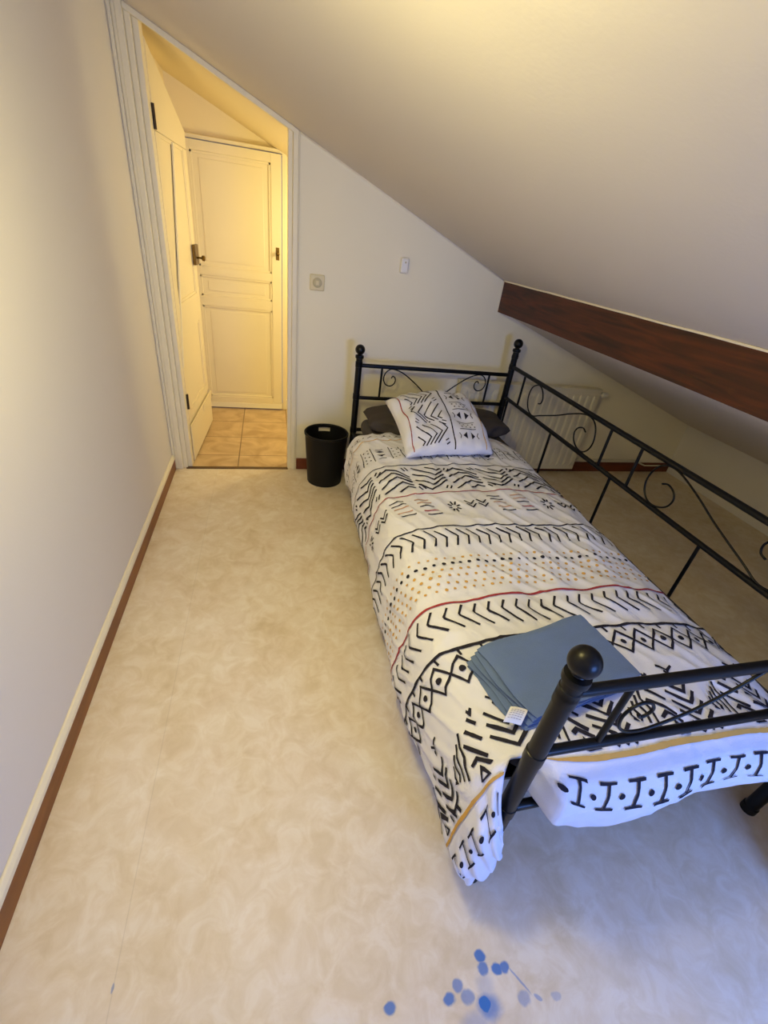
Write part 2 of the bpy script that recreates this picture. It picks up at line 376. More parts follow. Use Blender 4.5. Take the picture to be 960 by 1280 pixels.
def room_door():
    P0 = Vector((-.486, 2.767, 0)); P1 = Vector((-.449, 3.40, 0)); d = (P1-P0).normalized(); nrm = Vector((d.y, -d.x, 0))
    def T(l, z, e): return P0 + d*l + Vector((0, 0, z)) + nrm*e
    def plate(mb, poly, e0, e1, m=0):
        n = len(poly)
        v = [T(l, z, e0) for l, z in poly] + [T(l, z, e1) for l, z in poly]
        mb.add(v, [list(range(n)), list(range(2*n-1, n-1, -1))] + [(i, (i+1) % n, n+(i+1) % n, n+i) for i in range(n)], m)
    top = lambda l: 1.955 - .335*l
    R = lambda l0, l1, z0, z1: [(l0, z0), (l1, z0), (l1, z1), (l0, z1)]
    b = MB(); plate(b, [(0, .012), (.66, .012), (.66, top(.66)), (0, top(0))], -.036, -.008)
    plate(b, [(0, 1.655), (.66, 1.655), (.66, top(.66)), (0, top(0))], -.008, 0)       # top rail follows the slope
    for r in (R(0, .085, .27, 1.652), R(.575, .66, .27, 1.652), R(.085, .575, .27, .32), R(.085, .575, .76, .92)): plate(b, r, -.008, 0)
    for z0, z1 in ((.32, .76), (.92, 1.652)):
        for r in (R(.085, .10, z0, z1), R(.56, .575, z0, z1), R(.085, .575, z0, z0+.015), R(.085, .575, z1-.015, z1)): plate(b, r, -.008, -.003)
    o = struct(b.build('door_1', M_door, bevel=.002)); tag(o, 'cream room door with slanted top folded back into the hallway')
    b = MB(); plate(b, R(-.004, .70, .012, .245), 0, .006); plate(b, R(.40, .70, .19, .245), .006, .010); b.build('bottom_board', M_door, o, bevel=.004)
    b = MB()
    g = [(.345, 1.648), (.215, 1.22), (.02, .60)]
    for k in range(2):
        (l0, z0), (l1, z1) = g[k], g[k+1]
        plate(b, [(l0-.028, z0), (l0, z0), (l1, z1), (l1-.028, z1)], -.004, .004)
    b.build('brace', M_trim, o, bevel=.0015)
    b = MB()
    for k in range(2):
        (l0, z0), (l1, z1) = g[k], g[k+1]
        plate(b, [(l0, z0), (l0+.012, z0), (l1+.008, z1), (l1, z1)], -.006, -.001)
    tag(b.build('crack', M_groove, o), 'dark crack beside the slanting brace')
    for z in (1.70, .40):
        b = MB(); b.tube([T(-.006, z-.045, .004), T(-.006, z+.045, .004)], .007, 10); plate(b, R(0, .02, z-.04, z+.04), 0, .002)
        b.build('hinge', M_iron, o)
    b = MB(); plate(b, R(.555, .66, 1.08, 1.19), 0, .018)
    lk = tag(b.build('lock_case', M_brass, o, bevel=.003), 'brass rim lock')
    b = MB(); b.tube([T(.60, 1.12, .018), T(.60, 1.12, .045)], .006, 10); b.tube([T(.60, 1.12, .045), T(.60, 1.12, .05), T(.60, 1.12, .062), T(.60, 1.12, .066)], [.01, .016, .016, .009], 14)
    b.build('knob', M_brass, lk)
room_door()

# ---------------------------------------------------------------- radiator on the end wall
def radiator():
    x0, x1, z0, z1 = 1.17, 2.20, .055, .65
    root = empty('radiator', ((x0+x1)/2, YE, z0), 'cream panel radiator low on the end wall behind the bed', 'radiator')
    yb, yf = YE-.035, YE-.085
    v = []; f = []
    # fluted front skin
    N = 19; xs = []; w = (x1-x0)/N
    for k in range(N):
        a = x0 + k*w
        xs += [(a+.12*w, 0), (a+.28*w, .010), (a+.72*w, .010), (a+.88*w, 0)]
    xs = [(x0, 0)] + xs + [(x1, 0)]
    zz = [(z0, 0), (z0+.03, 0), (z0+.055, 1), (z1-.055, 1), (z1-.03, 0), (z1, 0)]
    for z, q in zz:
        for x, dd in xs: v.append((x, yf - dd*q, z))
    W = len(xs)
    for i in range(len(zz)-1):
        for j in range(W-1): f.append((i*W+j, i*W+j+1, (i+1)*W+j+1, (i+1)*W+j))
    b = MB(); b.add(v, f); b.box(x0, x1, yf+.0005, yb, z0, z1)
    b.build('panel', M_rad, root, bevel=0)
    b = MB(); b.box(x0-.004, x1+.004, yf-.008, yb+.004, z1, z1+.012)
    for k in range(30): b.box(x0+.03+k*.033, x0+.048+k*.033, yf, yb, z1+.012, z1+.0125)
    b.build('top_grille', M_rad, root, bevel=.002)
    b = MB(); b.tube([(x1, YE-.06, z1-.03), (x1+.035, YE-.06, z1-.03)], .008, 10)
    b.tube([(x1+.03, YE-.06, z1-.03), (x1+.035, YE-.06, z1-.03), (x1+.075, YE-.06, z1-.03), (x1+.082, YE-.06, z1-.03)], [.012, .019, .018, .010], 16)
    tag(b.build('valve', M_plug, root, smooth=False), 'white round thermostatic valve')
    b = MB(); b.tube(catmull([(x1-.02, YE-.06, z0+.02), (x1+.01, YE-.03, z0+.05), (x1+.04, YE-.018, .10), (x1+.2, YE-.018, .104), (2.80, YE-.018, .104), (2.83, YE-.018, .09), (2.90, YE-.022, .064), (2.94, YE-.024, .06), (3.14, YE-.024, .062)], 6), .006, 8)
    b.build('pipe', M_rad, root, smooth=True)
    for x in (x0+.15, x1-.15):
        b = MB(); b.box(x-.02, x+.02, yb, YE-.002, .2, .55); b.build('bracket', M_rad, root)
    keep(root)
radiator()

# ---------------------------------------------------------------- wall fittings
def fittings():
    r = empty('light_switch', (.25, YE, 1.12), 'square ivory light switch on the end wall right of the doorway', 'light switch')
    b = MB(); b.box(.212, .290, YE-.010, YE, 1.081, 1.159); b.build('plate', M_switch, r, bevel=.005, seg=3)
    b = MB(); b.lathe([(0, 0), (.024, 0), (.024, .006), (.019, .009), (0, .010)], n=24)
    for i, (x, y, z) in enumerate(b.v): b.v[i] = (.251+x, YE-.010-z, 1.12+y)
    b.build('collar', M_switch2, r, smooth=False)
    b = MB(); b.box(.242, .260, YE-.026, YE-.018, 1.108, 1.132); b.build('rocker', M_switch, r, bevel=.003)
    keep(r)
    r = empty('wall_sensor', (.72, YE, 1.25), 'small white rounded plastic fitting high on the end wall', 'wall fitting')
    b = MB(); b.box(.697, .742, YE-.022, YE, 1.212, 1.288); b.build('housing', M_plug, r, bevel=.009, seg=4)
    b = MB(); b.lathe([(0, 0), (.005, 0), (.005, .002), (0, .0025)], n=14)
    for i, (x, y, z) in enumerate(b.v): b.v[i] = (.722+x, YE-.022-z, 1.266+y)
    b.build('lens', M_switch2, r); 
    b = MB(); b.box(.7425, .7475, YE-.014, YE-.004, 1.232, 1.268); b.build('side_button', M_plug, r, bevel=.001)
    keep(r)
fittings()

# ---------------------------------------------------------------- waste bin
def bin_():
    cx, cy = .325, 2.53
    r = empty('waste_bin', (cx, cy, 0), 'round black plastic waste bin on the floor between doorway and bed', 'waste bin')
    n = 64; zt = .325; R0, R1 = .107, .130
    v = []; f = []
    Z = [0, .004, .05, .12, .2, .26, .282, .308, zt]
    rad = lambda z: R0 + (R1-R0)*z/zt
    def skip(i, j):      # hand-hole slots near the rim, back and front
        a = (j+.5)/n*2*math.pi
        return i == 6 and abs(math.atan2(math.sin(a-math.pi*.5), math.cos(a-math.pi*.5))) < .33
    for z in Z:
        for j in range(n): a = 2*math.pi*j/n; v.append((cx+rad(z)*math.cos(a), cy+rad(z)*math.sin(a), z))
    m = len(Z)*n
    for z in Z:
        for j in range(n): a = 2*math.pi*j/n; q = rad(z)-.003; v.append((cx+q*math.cos(a), cy+q*math.sin(a), max(z, .004) if z < zt else z))
    for i in range(len(Z)-1):
        for j in range(n):
            if skip(i, j): continue
            k = (j+1) % n
            f.append((i*n+j, i*n+k, (i+1)*n+k, (i+1)*n+j)); f.append((m+i*n+j, m+(i+1)*n+j, m+(i+1)*n+k, m+i*n+k))
    f.append([j for j in range(n-1, -1, -1)]); f.append([m+n+j for j in range(n)])
    b = MB(); b.add(v, f); b.build('bucket', M_plastic, r, smooth=True)
    b = MB(); rim = [(R1-.004, zt-.012), (R1+.003, zt-.010), (R1+.0045, zt), (R1+.001, zt+.005), (R1-.004, zt+.004), (R1-.006, zt-.004), (R1-.004, zt-.012)]
    b.lathe(rim, cx, cy, n=n); b.build('rim', M_plastic, r, smooth=True); keep(r)
bin_()

# ---------------------------------------------------------------- the iron bed
PXL, PXR, PYF, PYB = .487, 1.440, .384, 2.525
def bed():
    root = empty('bed', ((PXL+PXR)/2, (PYF+PYB)/2, 0), 'black metal daybed with scrollwork rails and ball finials', 'bed')
    B = M_black
    def post(x, y, zb):
        b = MB(); t = zb-.026
        b.lathe([(0, 0), (.019, 0), (.0195, .02), (.0185, .03), (.0185, t-.06), (.0205, t-.058), (.0205, t-.04), (.0185, t-.038), (.0185, t-.022),
                 (.0235, t-.020), (.0245, t-.012), (.0235, t-.005), (.014, t-.002), (.011, t+.003), (0, t+.004)], x, y, 28)
        for z in (.352, .56, .745 if zb < .88 else .79):           # weld collars at the rails
            b.lathe([(.0185, z-.016), (.0205, z-.015), (.0205, z+.015), (.0185, z+.016)], x, y, 28)
        p = b.build('post', B, root, smooth=False)
        for q in p.data.polygons: q.use_smooth = True
        e = p.modifiers.new('es', 'EDGE_SPLIT'); e.split_angle = math.radians(40)
        b = MB(); R = .0275
        b.lathe([(R*math.sin(math.pi*k/20), zb - R*math.cos(math.pi*k/20)) for k in range(21)], x, y, 32)
        b.build('ball_finial', B, p, smooth=True, weld=True)
        b = MB(); b.lathe([(0, 0), (.0215, 0), (.0215, .022), (.019, .026)], x, y, 24); b.build('foot_cap', M_plastic, p, smooth=False)
    post(PXL, PYF, .835); post(PXL, PYB, .825); post(PXR, PYB, .925); post(PXR-.012, PYF, .925)
    def rail(a, c, r, nm='rail'):
        b = MB(); b.tube([a, c], r, 16); o = b.build(nm, B, root, smooth=True)
        e = o.modifiers.new('es', 'EDGE_SPLIT'); e.split_angle = math.radians(50); return o
    # headboard and footboard
    for y, zt, zl in ((PYB, .739, .552), (PYF, .755, .569)):
        for z, r in ((zt, .0115), (zl, .0105), (.352, .011)): rail((PXL, y, z), (PXR, y, z), r)
        xm = (PXL+PXR)/2
        for x in (xm-.339, xm+.339): rail((x, y, zl), (x, y, zt), .0065, 'spindle')
        for s in (-1, 1):
            S = [(.258, .705-.0), (.285, .690), (.290, .660), (.268, .634), (.308, .640)]
            if y == PYB:       # curl near the top rail, tail falling to the middle of the lower rail
                c = [(.262, .668), (.255, .690), (.270, .694), (.281, .682), (.284, .660), (.270, .636), (.288, .628), (.318, .640), (.330, .672), (.312, .712), (.285, .728), (.205, .709), (.09, .625), (.0, .553)]
                c = [(.278, .676), (.270, .688), (.256, .680), (.252, .660), (.262, .640), (.284, .630), (.310, .640), (.324, .668), (.318, .700), (.298, .722), (.268, .728), (.210, .709), (.130, .655), (.070, .604), (.030, .566), (.004, .552)]
            else:              # the footboard has it upside down
                c = [(.278, .650), (.270, .640), (.256, .645), (.249, .662), (.262, .682), (.284, .688), (.306, .676), (.316, .650), (.308, .618), (.288, .598), (.262, .590), (.222, .594), (.143, .629), (.070, .684), (.030, .725), (.004, .755)]
            b = MB(); b.tube(catmull([(xm+s*p[0], y, p[1]) for p in c], 5), .0036, 8)
            b.build('scroll', B, root, smooth=True)
    # long back rail with its scrollwork
    x = PXR; ym = (PYF+PYB)/2
    for z, r in ((.791, .0115), (.603, .0105), (.333, .011)): rail((x, PYF, z), (x, PYB, z), r)
    rail((PXL, PYF, .333), (PXL, PYB, .333), .011)
    for dy in (.895, .097, -.097, -.895): rail((x, ym+dy, .603), (x, ym+dy, .791), .0065, 'spindle')
    for y in (2.472, 1.955, 1.454, .958, .44): rail((x, y, .333), (x, y, .603), .0065, 'spindle')
    for s in (-1, 1):
        c = [(.690, .690), (.668, .700), (.664, .730), (.690, .766), (.735, .779), (.790, .750), (.805, .690), (.775, .632), (.715, .612), (.640, .640), (.505, .692), (.400, .740), (.300, .776), (.235, .776), (.195, .745), (.178, .690), (.190, .645), (.225, .616), (.270, .617), (.310, .640), (.324, .676), (.308, .704), (.276, .716), (.250, .706)]
        b = MB(); b.tube(catmull([(x, ym+s*p[0], p[1]) for p in c], 5), .0036, 8)
        b.build('scroll', B, root, smooth=True)
    # slats and middle support legs
    for k in range(14):
        y = PYF+.08 + k*(PYB-PYF-.16)/13
        b = MB(); b.box(PXL, PXR, y-.02, y+.02, .340, .350); b.build('slat', B, root, bevel=.001)
    for y in (1.454,):
        for xx in (PXL, PXR): rail((xx, y, 0), (xx, y, .352), .012, 'leg')
    keep(root)
bed()

def pillow_mesh(name, mats, corner, thk_top, thk_bot, extra=None, n=28, rnd=0, parent=None, strokes=None, wr=.004, seed=0, power=.55):
    BL, BR, TR, TL = [Vector(c) for c in corner]
    nrm = ((BR-BL).cross(TL-BL)).normalized()
    def base(s, t):
        # slightly drawn-in edges between the corners
        ins = .035
        s2 = s + ins*(1-2*s)*math.sin(math.pi*t)*abs(1-2*s)
        t2 = t + ins*(1-2*t)*math.sin(math.pi*s)*abs(1-2*t)
        p = (BL*(1-s2)+BR*s2)*(1-t2) + (TL*(1-s2)+TR*s2)*t2
        if rnd:
            u, q = 2*s-1, 2*t-1; f_ = rnd*max(0, abs(u)-.55)/.45*max(0, abs(q)-.55)/.45
            p = p.lerp((BL+BR+TR+TL)/4, f_)
        if extra: p = p + extra(s, t)
        return p
    def th(s, t):
        a = max(0, 1-abs(2*s-1)**2.6); c = max(0, 1-abs(2*t-1)**2.6); return (a*c)**power
    def P(s, t, side=1):
        w = th(s, t); p = base(s, t)
        k = thk_top if side > 0 else -thk_bot
        q = wr*noise.noise(Vector((s*5+seed, t*5, side)))*1.6 + wr*abs(noise.noise(Vector((s*9+seed, t*3, 2+side))))
        return p + nrm*(k*w + side*q*min(1, w*3))
    b = MB(); v = []; f = []
    for side in (1, -1):
        for i in range(n+1):
            for j in range(n+1): v.append(P(j/n, i/n, side))
    W = n+1; o2 = W*W
    for i in range(n):
        for j in range(n):
            a = i*W+j; f.append((a, a+1, a+W+1, a+W)); f.append((o2+a, o2+a+W, o2+a+W+1, o2+a+1))
    b.add(v, f)
    o = b.build(name, mats, parent, smooth=True, weld=True)
    return o, P

def add_strokes(obj, P, strokes, off=.0016, step=.012):
    """printed marks: narrow ribbons lying on the cloth, part of the same mesh"""
    verts = [v.co.copy() for v in obj.data.vertices]; faces = [list(p.vertices) for p in obj.data.polygons]; fm = [p.material_index for p in obj.data.polygons]
    def Q(s, t):
        e = .003
        p = P(s, t); a = P(s+e, t)-P(s-e, t); c = P(s, t+e)-P(s, t-e); n = a.cross(c)
        if n.length < 1e-12: return p
        return p + n.normalized()*off
    for kind, pts, w, m in strokes:
        if kind == 'line': w = w*1.13
        if kind == 'dot':
            (s0, t0), = pts; n0 = len(verts); K = 10
            rs, rt = w if isinstance(w, tuple) else (w, w)
            verts.append(Q(s0, t0))
            for k in range(K):
                a = 2*math.pi*k/K; verts.append(Q(s0+rs*math.cos(a), t0+rt*math.sin(a)))
            for k in range(K): faces.append([n0, n0+1+k, n0+1+(k+1) % K]); fm.append(m)
        elif kind == 'poly':
            n0 = len(verts); cx = sum(p[0] for p in pts)/len(pts); cy = sum(p[1] for p in pts)/len(pts)
            verts.append(Q(cx, cy)); verts += [Q(*p) for p in pts]; K = len(pts)
            for k in range(K): faces.append([n0, n0+1+k, n0+1+(k+1) % K]); fm.append(m)
        else:
            pl = [Vector(p) for p in pts]; sub = [pl[0]]
            for i in range(len(pl)-1):
                k = max(1, int((pl[i+1]-pl[i]).length/step))
                for q in range(1, k+1): sub.append(pl[i].lerp(pl[i+1], q/k))
            n0 = len(verts); L = len(sub)
            for i in range(L):
                if i == 0: t = sub[1]-sub[0]
                elif i == L-1: t = sub[-1]-sub[-2]
                else: t = (sub[i+1]-sub[i]).normalized()+(sub[i]-sub[i-1]).normalized()
                if t.length < 1e-9: t = sub[1]-sub[0]
                t.normalize(); nn = Vector((-t.y, t.x))
                miter = 1
                if 0 < i < L-1:
                    cosh = max(.5, t.dot((sub[i+1]-sub[i]).normalized())); miter = 1/cosh
                ww = w/2*miter*(.9+.25*noise.noise(Vector((sub[i].x*60, sub[i].y*60, 5))))
                verts.append(Q(*(sub[i]+nn*ww))); verts.append(Q(*(sub[i]-nn*ww)))
            for i in range(L-1): a = n0+2*i; faces.append([a, a+1, a+3, a+2]); fm.append(m)
    me = bpy.data.meshes.new(obj.data.name)
    me.from_pydata([tuple(v) for v in verts], [], faces)
    for mm in obj.data.materials: me.materials.append(mm)
    me.polygons.foreach_set('material_index', fm); me.polygons.foreach_set('use_smooth', [True]*len(me.polygons)); me.update()
    obj.data = me

# ---------------------------------------------------------------- mattress
def mattress():
    b = MB(); b.box(PXL+.03, 1.345, .445, 2.49, .352, .445)
    o = b.build('mattress', M_sheet, bevel=.04, seg=5)
    tag(o, 'single mattress in dark grey sheet lying on the bed slats', 'mattress')
mattress()

# ---------------------------------------------------------------- duvet
PROF = [(.392, .165), (.384, .205), (.383, .27), (.390, .355), (.410, .425), (.443, .468), (.50, .489), (.58, .497), (.75, .502), (.95, .505), (1.12, .499), (1.22, .482), (1.295, .45), (1.345, .41), (1.372, .365), (1.378, .33)]
_pp = catmull([(x, 0, z) for x, z in PROF], 12)
_al = [0]
for i in range(1, len(_pp)): _al.append(_al[-1] + (_pp[i]-_pp[i-1]).length)
_i58 = min(range(len(_pp)), key=lambda i: abs(_pp[i].x-.58) + abs(_pp[i].z-.497))
_al = [a - _al[_i58] + .58 for a in _al]
AMIN, AMAX = _al[0], _al[-1]
def prof(a):
    if a <= AMIN: return _pp[0].x, _pp[0].z - (AMIN-a)
    if a >= AMAX: return _pp[-1].x, _pp[-1].z - (a-AMAX)
    lo, hi = 0, len(_al)-1
    while hi-lo > 1:
        m = (lo+hi)//2
        if _al[m] <= a: lo = m
        else: hi = m
    t = (a-_al[lo])/(_al[hi]-_al[lo]); p = _pp[lo].lerp(_pp[hi], t); return p.x, p.z
_ic = min(range(len(_pp)), key=lambda i: abs(_pp[i].x-.484))
A_T = _al[_ic]                            # crease where the side drape begins
A_F = .520                                # start of the front flap, right of the corner post
V0 = .425; DM = .275; VH = 2.175
FR = [(0, .42, 0), (.035, .390, -.003), (.075, .351, -.024), (.11, .333, -.055), (.15, .325, -.095), (.20, .329, -.145), (.275, .343, -.215), (.4, .36, -.33)]
def front(d):
    d = max(0, d)
    for k in range(len(FR)-1):
        if d <= FR[k+1][0]:
            t = (d-FR[k][0])/(FR[k+1][0]-FR[k][0]); return FR[k][1]+(FR[k+1][1]-FR[k][1])*t, FR[k][2]+(FR[k+1][2]-FR[k][2])*t
    return FR[-1][1], FR[-1][2]
def sm(t): t = max(0, min(1, t)); return t*t*(3-2*t)
def duvet_raw(a, v):
    x, z = prof(a)
    d = V0 - v
    if d <= 0:
        y = v
        if v > 2.06: z -= .022*sm((v-2.06)/.115)*(1 if z > .4 else .3)      # thins towards the head hem
        # the drape hangs a little unevenly
        if a < A_T:
            k = (A_T-a)/(A_T-AMIN); x += k*(.010*math.sin(v*5.1)+.006*math.sin(v*13+1)); z += k*k*.014*math.sin(v*3.7+1)
            if v > 1.75: x += k*.035*sm((v-1.75)/.4)
            if v < .55: k2 = sm((.55-v)/.13)*k; z -= .02*k2
        return Vector((x, y, z))
    if a >= A_F:
        k = 1 - .70*sm((a-.86)/.28)
        dd = d if d < .14 else .14+(d-.14)*k
        g = .60+.40*sm((a-A_F)/.16)
        y, dz = front(dd*g)
        k0 = 1-sm((a-A_F)/.05); y = y*(1-k0)+max(y, .412)*k0
        zz = z + dz
        if a > 1.2: zz = max(zz, z-.19)
        y += .010*math.sin(a*14)*sm(dd/.2)*sm((a-A_F)/.1) + .02*sm((a-1.1)/.25)*sm(d/.1)
        xx = x
        if a < .66: xx += .006*(1-sm((a-A_F)/.12))*sm(dd/.1)
        return Vector((xx, y, zz))
    if a <= A_T:
        s = (A_T-a)/(A_T-AMIN); w = min(1.05, d/DM)
        S = duvet_raw(a, V0+1e-6)
        D = Vector((.470, .343, .300)); E = Vector((.450, .352, .062))
        En = D.lerp(E, s) + Vector((.026, -.012, 0))*math.sin(math.pi*min(1, s))
        ez = w**1.25; exy = 1-(1-min(1, w))**1.5
        p = Vector((S.x+(En.x-S.x)*exy, S.y+(En.y-S.y)*exy, S.z+(En.z-S.z)*ez))
        p.x -= .022*math.sin(math.pi*min(1, w**.6))*(1-sm(s*4))
        bl = math.sin(math.pi*min(1, w))*(.10+.90*math.sin(math.pi*min(1, s*.85)))
        p += Vector((-.036, -.030, -.004*s))*bl
        # pinched folds running from the post down to the corner
        p += Vector((-.5, -.85, 0))*(.0065*math.sin(s*15+w*5)+.004*math.sin(s*31-w*9))*sm(w*2.2)*(.15+.85*sm(s*3))
        return p
    t = (a-A_T)/(A_F-A_T)
    return duvet_raw(A_T, v).lerp(duvet_raw(A_F, v), t)
def wrinkle(a, v):
    q = .009*noise.noise(Vector((a*4.5, v*3.2, 0)))
    q += .010*(1-abs(noise.noise(Vector((a*6-v*2.5, v*3+a*1.5, 7))))*2.4)*.6
    q += .0065*(1-min(1, abs(noise.noise(Vector((a*13+v*6, v*5, 3))))*3))
    q += .0018*noise.noise(Vector((a*22, v*18, 1)))
    # quilted lift along the printed bands
    return q
def duvet_P(a, v):
    p = duvet_raw(a, v); e = .004
    n = (duvet_raw(a+e, v)-duvet_raw(a-e, v)).cross(duvet_raw(a, v+e)-duvet_raw(a, v-e))
    if n.length > 1e-12: p = p + n.normalized()*wrinkle(a, v)*(1-.6*sm((V0-v)/.05))
    return p

# ---- the printed pattern, in cloth coordinates (a across, v along), in metres
def line(pts, w, m=1): return ('line', pts, w, m)
def wavy(a0, a1, v, w, m, amp=.004, ph=0, k=60):
    return line([(a0+(a1-a0)*i/k, v+amp*math.sin(9*(a0+(a1-a0)*i/k)+ph)+amp*.5*math.sin(31*(a0+(a1-a0)*i/k)+ph)) for i in range(k+1)], w, m)
def arrows(a, v0, v1, w=.16, lw=.0085, flip=False):
    """nested chevrons clipped to a square block, with short dashes in its corners"""
    S = []; h = v1-v0; cx = a+w/2; sg = -1 if flip else 1; vm = (v0+v1)/2
    V = lambda t: vm+sg*(t-.5)*h                      # t = 0..1 from the open side to the point
    hw = w*.47
    for k in range(5):
        ap = .97-.19*k; sk = .016*k-.02               # point of this chevron, shifted a little each time
        def leg(side):
            reach = hw-side*sk; drop = reach*.80/h
            if ap-drop < .03: reach = (ap-.03)*h/.80; drop = ap-.03
            return (cx+sk+side*reach, V(ap-drop))
        if ap < .15: continue
        S.append(line([leg(-1), (cx+sk, V(ap)), leg(1)], lw))
    for side in (-1, 1):
        for q in range(2):
            x = cx+side*(hw-.008-.016*q); S.append(line([(x, V(.97-.03*q)), (x+side*.012-.0, V(.86-.03*q))], lw*.85))
    return S
def tri(a, v, r, dirn, m=1):
    if dirn == 'u': p = [(a-r, v), (a+r, v), (a, v+r*1.1)]
    elif dirn == 'd': p = [(a-r, v), (a+r, v), (a, v-r*1.1)]
    elif dirn == 'l': p = [(a, v-r), (a, v+r), (a-r*1.1, v)]
    else: p = [(a, v-r), (a, v+r), (a+r*1.1, v)]
    return ('poly', p, 0, m)
def dots_bars(a, v0, v1, k):
    """one unit of the small band: bars, dotted columns and facing triangles"""
    S = []; vm = (v0+v1)/2; h = v1-v0
    S.append(line([(a, v0+.01), (a+.004, v1-.01)], .004)); S.append(line([(a+.056, v0+.012), (a+.052, v1-.012)], .004))
    for q in range(4):
        S.append(('dot', [(a+.018, v0+h*(.17+.21*q))], .0042, 1)); S.append(('dot', [(a+.038, v0+h*(.24+.21*q))], .0042, 1))
    S.append(tri(a+.092, vm+.012, .020, 'u')); S.append(tri(a+.092, vm-.012, .020, 'd'))
    S.append(line([(a+.075, vm+.052), (a+.092, vm+.044), (a+.110, vm+.052)], .004)); S.append(line([(a+.075, vm-.052), (a+.092, vm-.044), (a+.110, vm-.052)], .004))
    return S
def i_mark(a, v, h=.062, w=.034, lw=.0065):
    return [line([(a, v-h/2), (a+.003, v+h/2)], lw), line([(a-w/2, v-h/2), (a+w/2, v-h/2+.001)], lw), line([(a-w/2, v+h/2), (a+w/2, v+h/2-.001)], lw)]

def duvet_pattern():
    S = []; A0, A1 = AMIN+.004, AMAX-.006; R = random.Random(3)
    def across(step, start=0):
        a = A0+start
        while a < A1: yield a; a += step
    for a in across(.07, .02):              # row of I shapes at the head hem
        S.extend(i_mark(a, 2.09, .042, .032, .004))
        if a+.035 < A1: S.append(('dot', [(a+.035, 2.09)], .005, 1))
    S.append(wavy(A0, A1, 2.035, .005, 3, .002))
    for k, a in enumerate(across(.137, .015)):
        if a+.115 < A1: S.extend(dots_bars(a, 1.79, 1.95, k))
    S.append(wavy(A0, A1, 1.737, .0055, 1, .004))
    for k, a in enumerate(across(.158, .0)):
        S.extend(arrows(a, 1.512, 1.714, .148, .0085, k % 2 == 1))
    S.append(wavy(A0, A1, 1.487, .0055, 2, .004, 1))
    cyc = 0                                  # band of small marks
    for a in across(.104, .01):
        k = cyc % 4; cyc += 1
        if a+.08 > A1: break
        if k == 0 or k == 3:
            for q in range(3): S.append(line([(a+.005*q, 1.440-.024*q), (a+.060+.005*q, 1.443-.024*q)], .0058, [4, 4, 1][q] if k == 0 else [1, 1, 4][q]))
            for q in range(2): S.append(line([(a+.018+.008*q, 1.360-.024*q), (a+.078+.008*q, 1.363-.024*q)], .0058, [2, 1][q] if k == 0 else [4, 1][q]))
        elif k == 1:
            for q in range(8):
                t = math.pi/4*q+.2; S.append(line([(a+.048+.010*math.cos(t), 1.385+.015*math.sin(t)), (a+.048+.026*math.cos(t), 1.385+.040*math.sin(t))], .0072))
        else:
            for c in (-.004, .048):
                for q in (0, .026): S.append(line([(a+c, 1.418-q), (a+c+.018, 1.388-q), (a+c+.042, 1.416-q)], .0062))
    S.append(wavy(A0, A1, 1.237, .0065, 1, .0035, 2))
    for a in across(.0405, .012):            # chevron row pointing right
        j = R.uniform(-.002, .002)
        S.append(line([(a-.020, 1.219+j), (a+.008, 1.186), (a+.014, 1.176), (a-.002, 1.128+j)], .0068))
    for r, (v, m, rad, st) in enumerate(((1.067, 3, .0048, .030), (1.037, 1, .0065, .030), (1.008, 3, .0052, .030), (.980, 3, .0052, .030), (.950, 3, .0058, .030), (.924, 3, .005, .030))):
        for a in across(st, .008+(r % 2)*.014):
            S.append(('dot', [(a+R.uniform(-.002, .002), v+R.uniform(-.002, .002))], rad*R.uniform(.85, 1.15), m))
    S.append(wavy(A0, A1, .873, .0075, 2, .004, .5))
    for a in across(.0435, .006):            # large chevrons pointing left
        j = R.uniform(-.002, .002)
        S.append(line([(a+.006, .852+j), (a-.012, .822), (a-.010, .815), (a+.030, .768+j)], .0066))
    S.append(wavy(A0, A1, .717, .0085, 1, .004, 1.2))
    for a in across(.062, .03): S.append(line([(a, .715), (a+.006, .694)], .0065))
    st = .067; n = int((A1-A0)/st)
    z1 = [(A0+st*i, .657+(.037 if i % 2 else -.037)) for i in range(n+1)]
    z2 = [(A0+st*i, .657-(.037 if i % 2 else -.037)) for i in range(n+1)]
    S.append(line(z1, .0068)); S.append(line(z2, .0068))
    for i in range(n): S.append(('dot', [(A0+st*i, .657)], .0085, 1))
    for k, a in enumerate(across(.238, -.03)):  # broad tribal band: dashes growing into nested chevrons
        for hx in (.098, .168):
            v = .548
            S.append(('poly', [(a+hx-.009, v+.004), (a+hx-.0045, v+.009), (a+hx, v+.004), (a+hx+.0045, v+.009), (a+hx+.009, v+.004), (a+hx, v-.011)], 0, 1))
        for q, l in enumerate((.020, .034, .048)):
            x = a+.098-l*.75-.003*q; v = .538-.024*q
            S.append(line([(x, v), (x+l, v-l*1.0)], .0085))
        S.append(line([(a+.062, .440), (a+.078, .450), (a+.108, .425)], .0095))
        S.append(line([(a+.074, .402), (a+.082, .428), (a+.104, .404), (a+.076, .403)], .006))
        for q in range(4):                      # thin wavy strokes beside the dashes
            x = a+.044-.018*q; S.append(line([(x+.010, .520-.014*q), (x, .494-.012*q), (x+.005, .468-.008*q), (x-.003, .424+.008*q)], .0065))
        for q in range(4):                      # nested open chevrons
            x = a+.128; v = .532-.027*q
            S.append(line([(x-.003*q, v), (x+.044, v-.038), (x+.070+.003*q, v-.010)], .0085))
        for q in range(3): S.append(line([(a+.132+.024*q, .424), (a+.152+.024*q, .400)], .0075))
        S.append(line([(a+.150, .572), (a+.176, .556), (a+.200, .570)], .0065))
    S.append(wavy(A0, A1, .386, .0095, 3, .002, 0, 120))
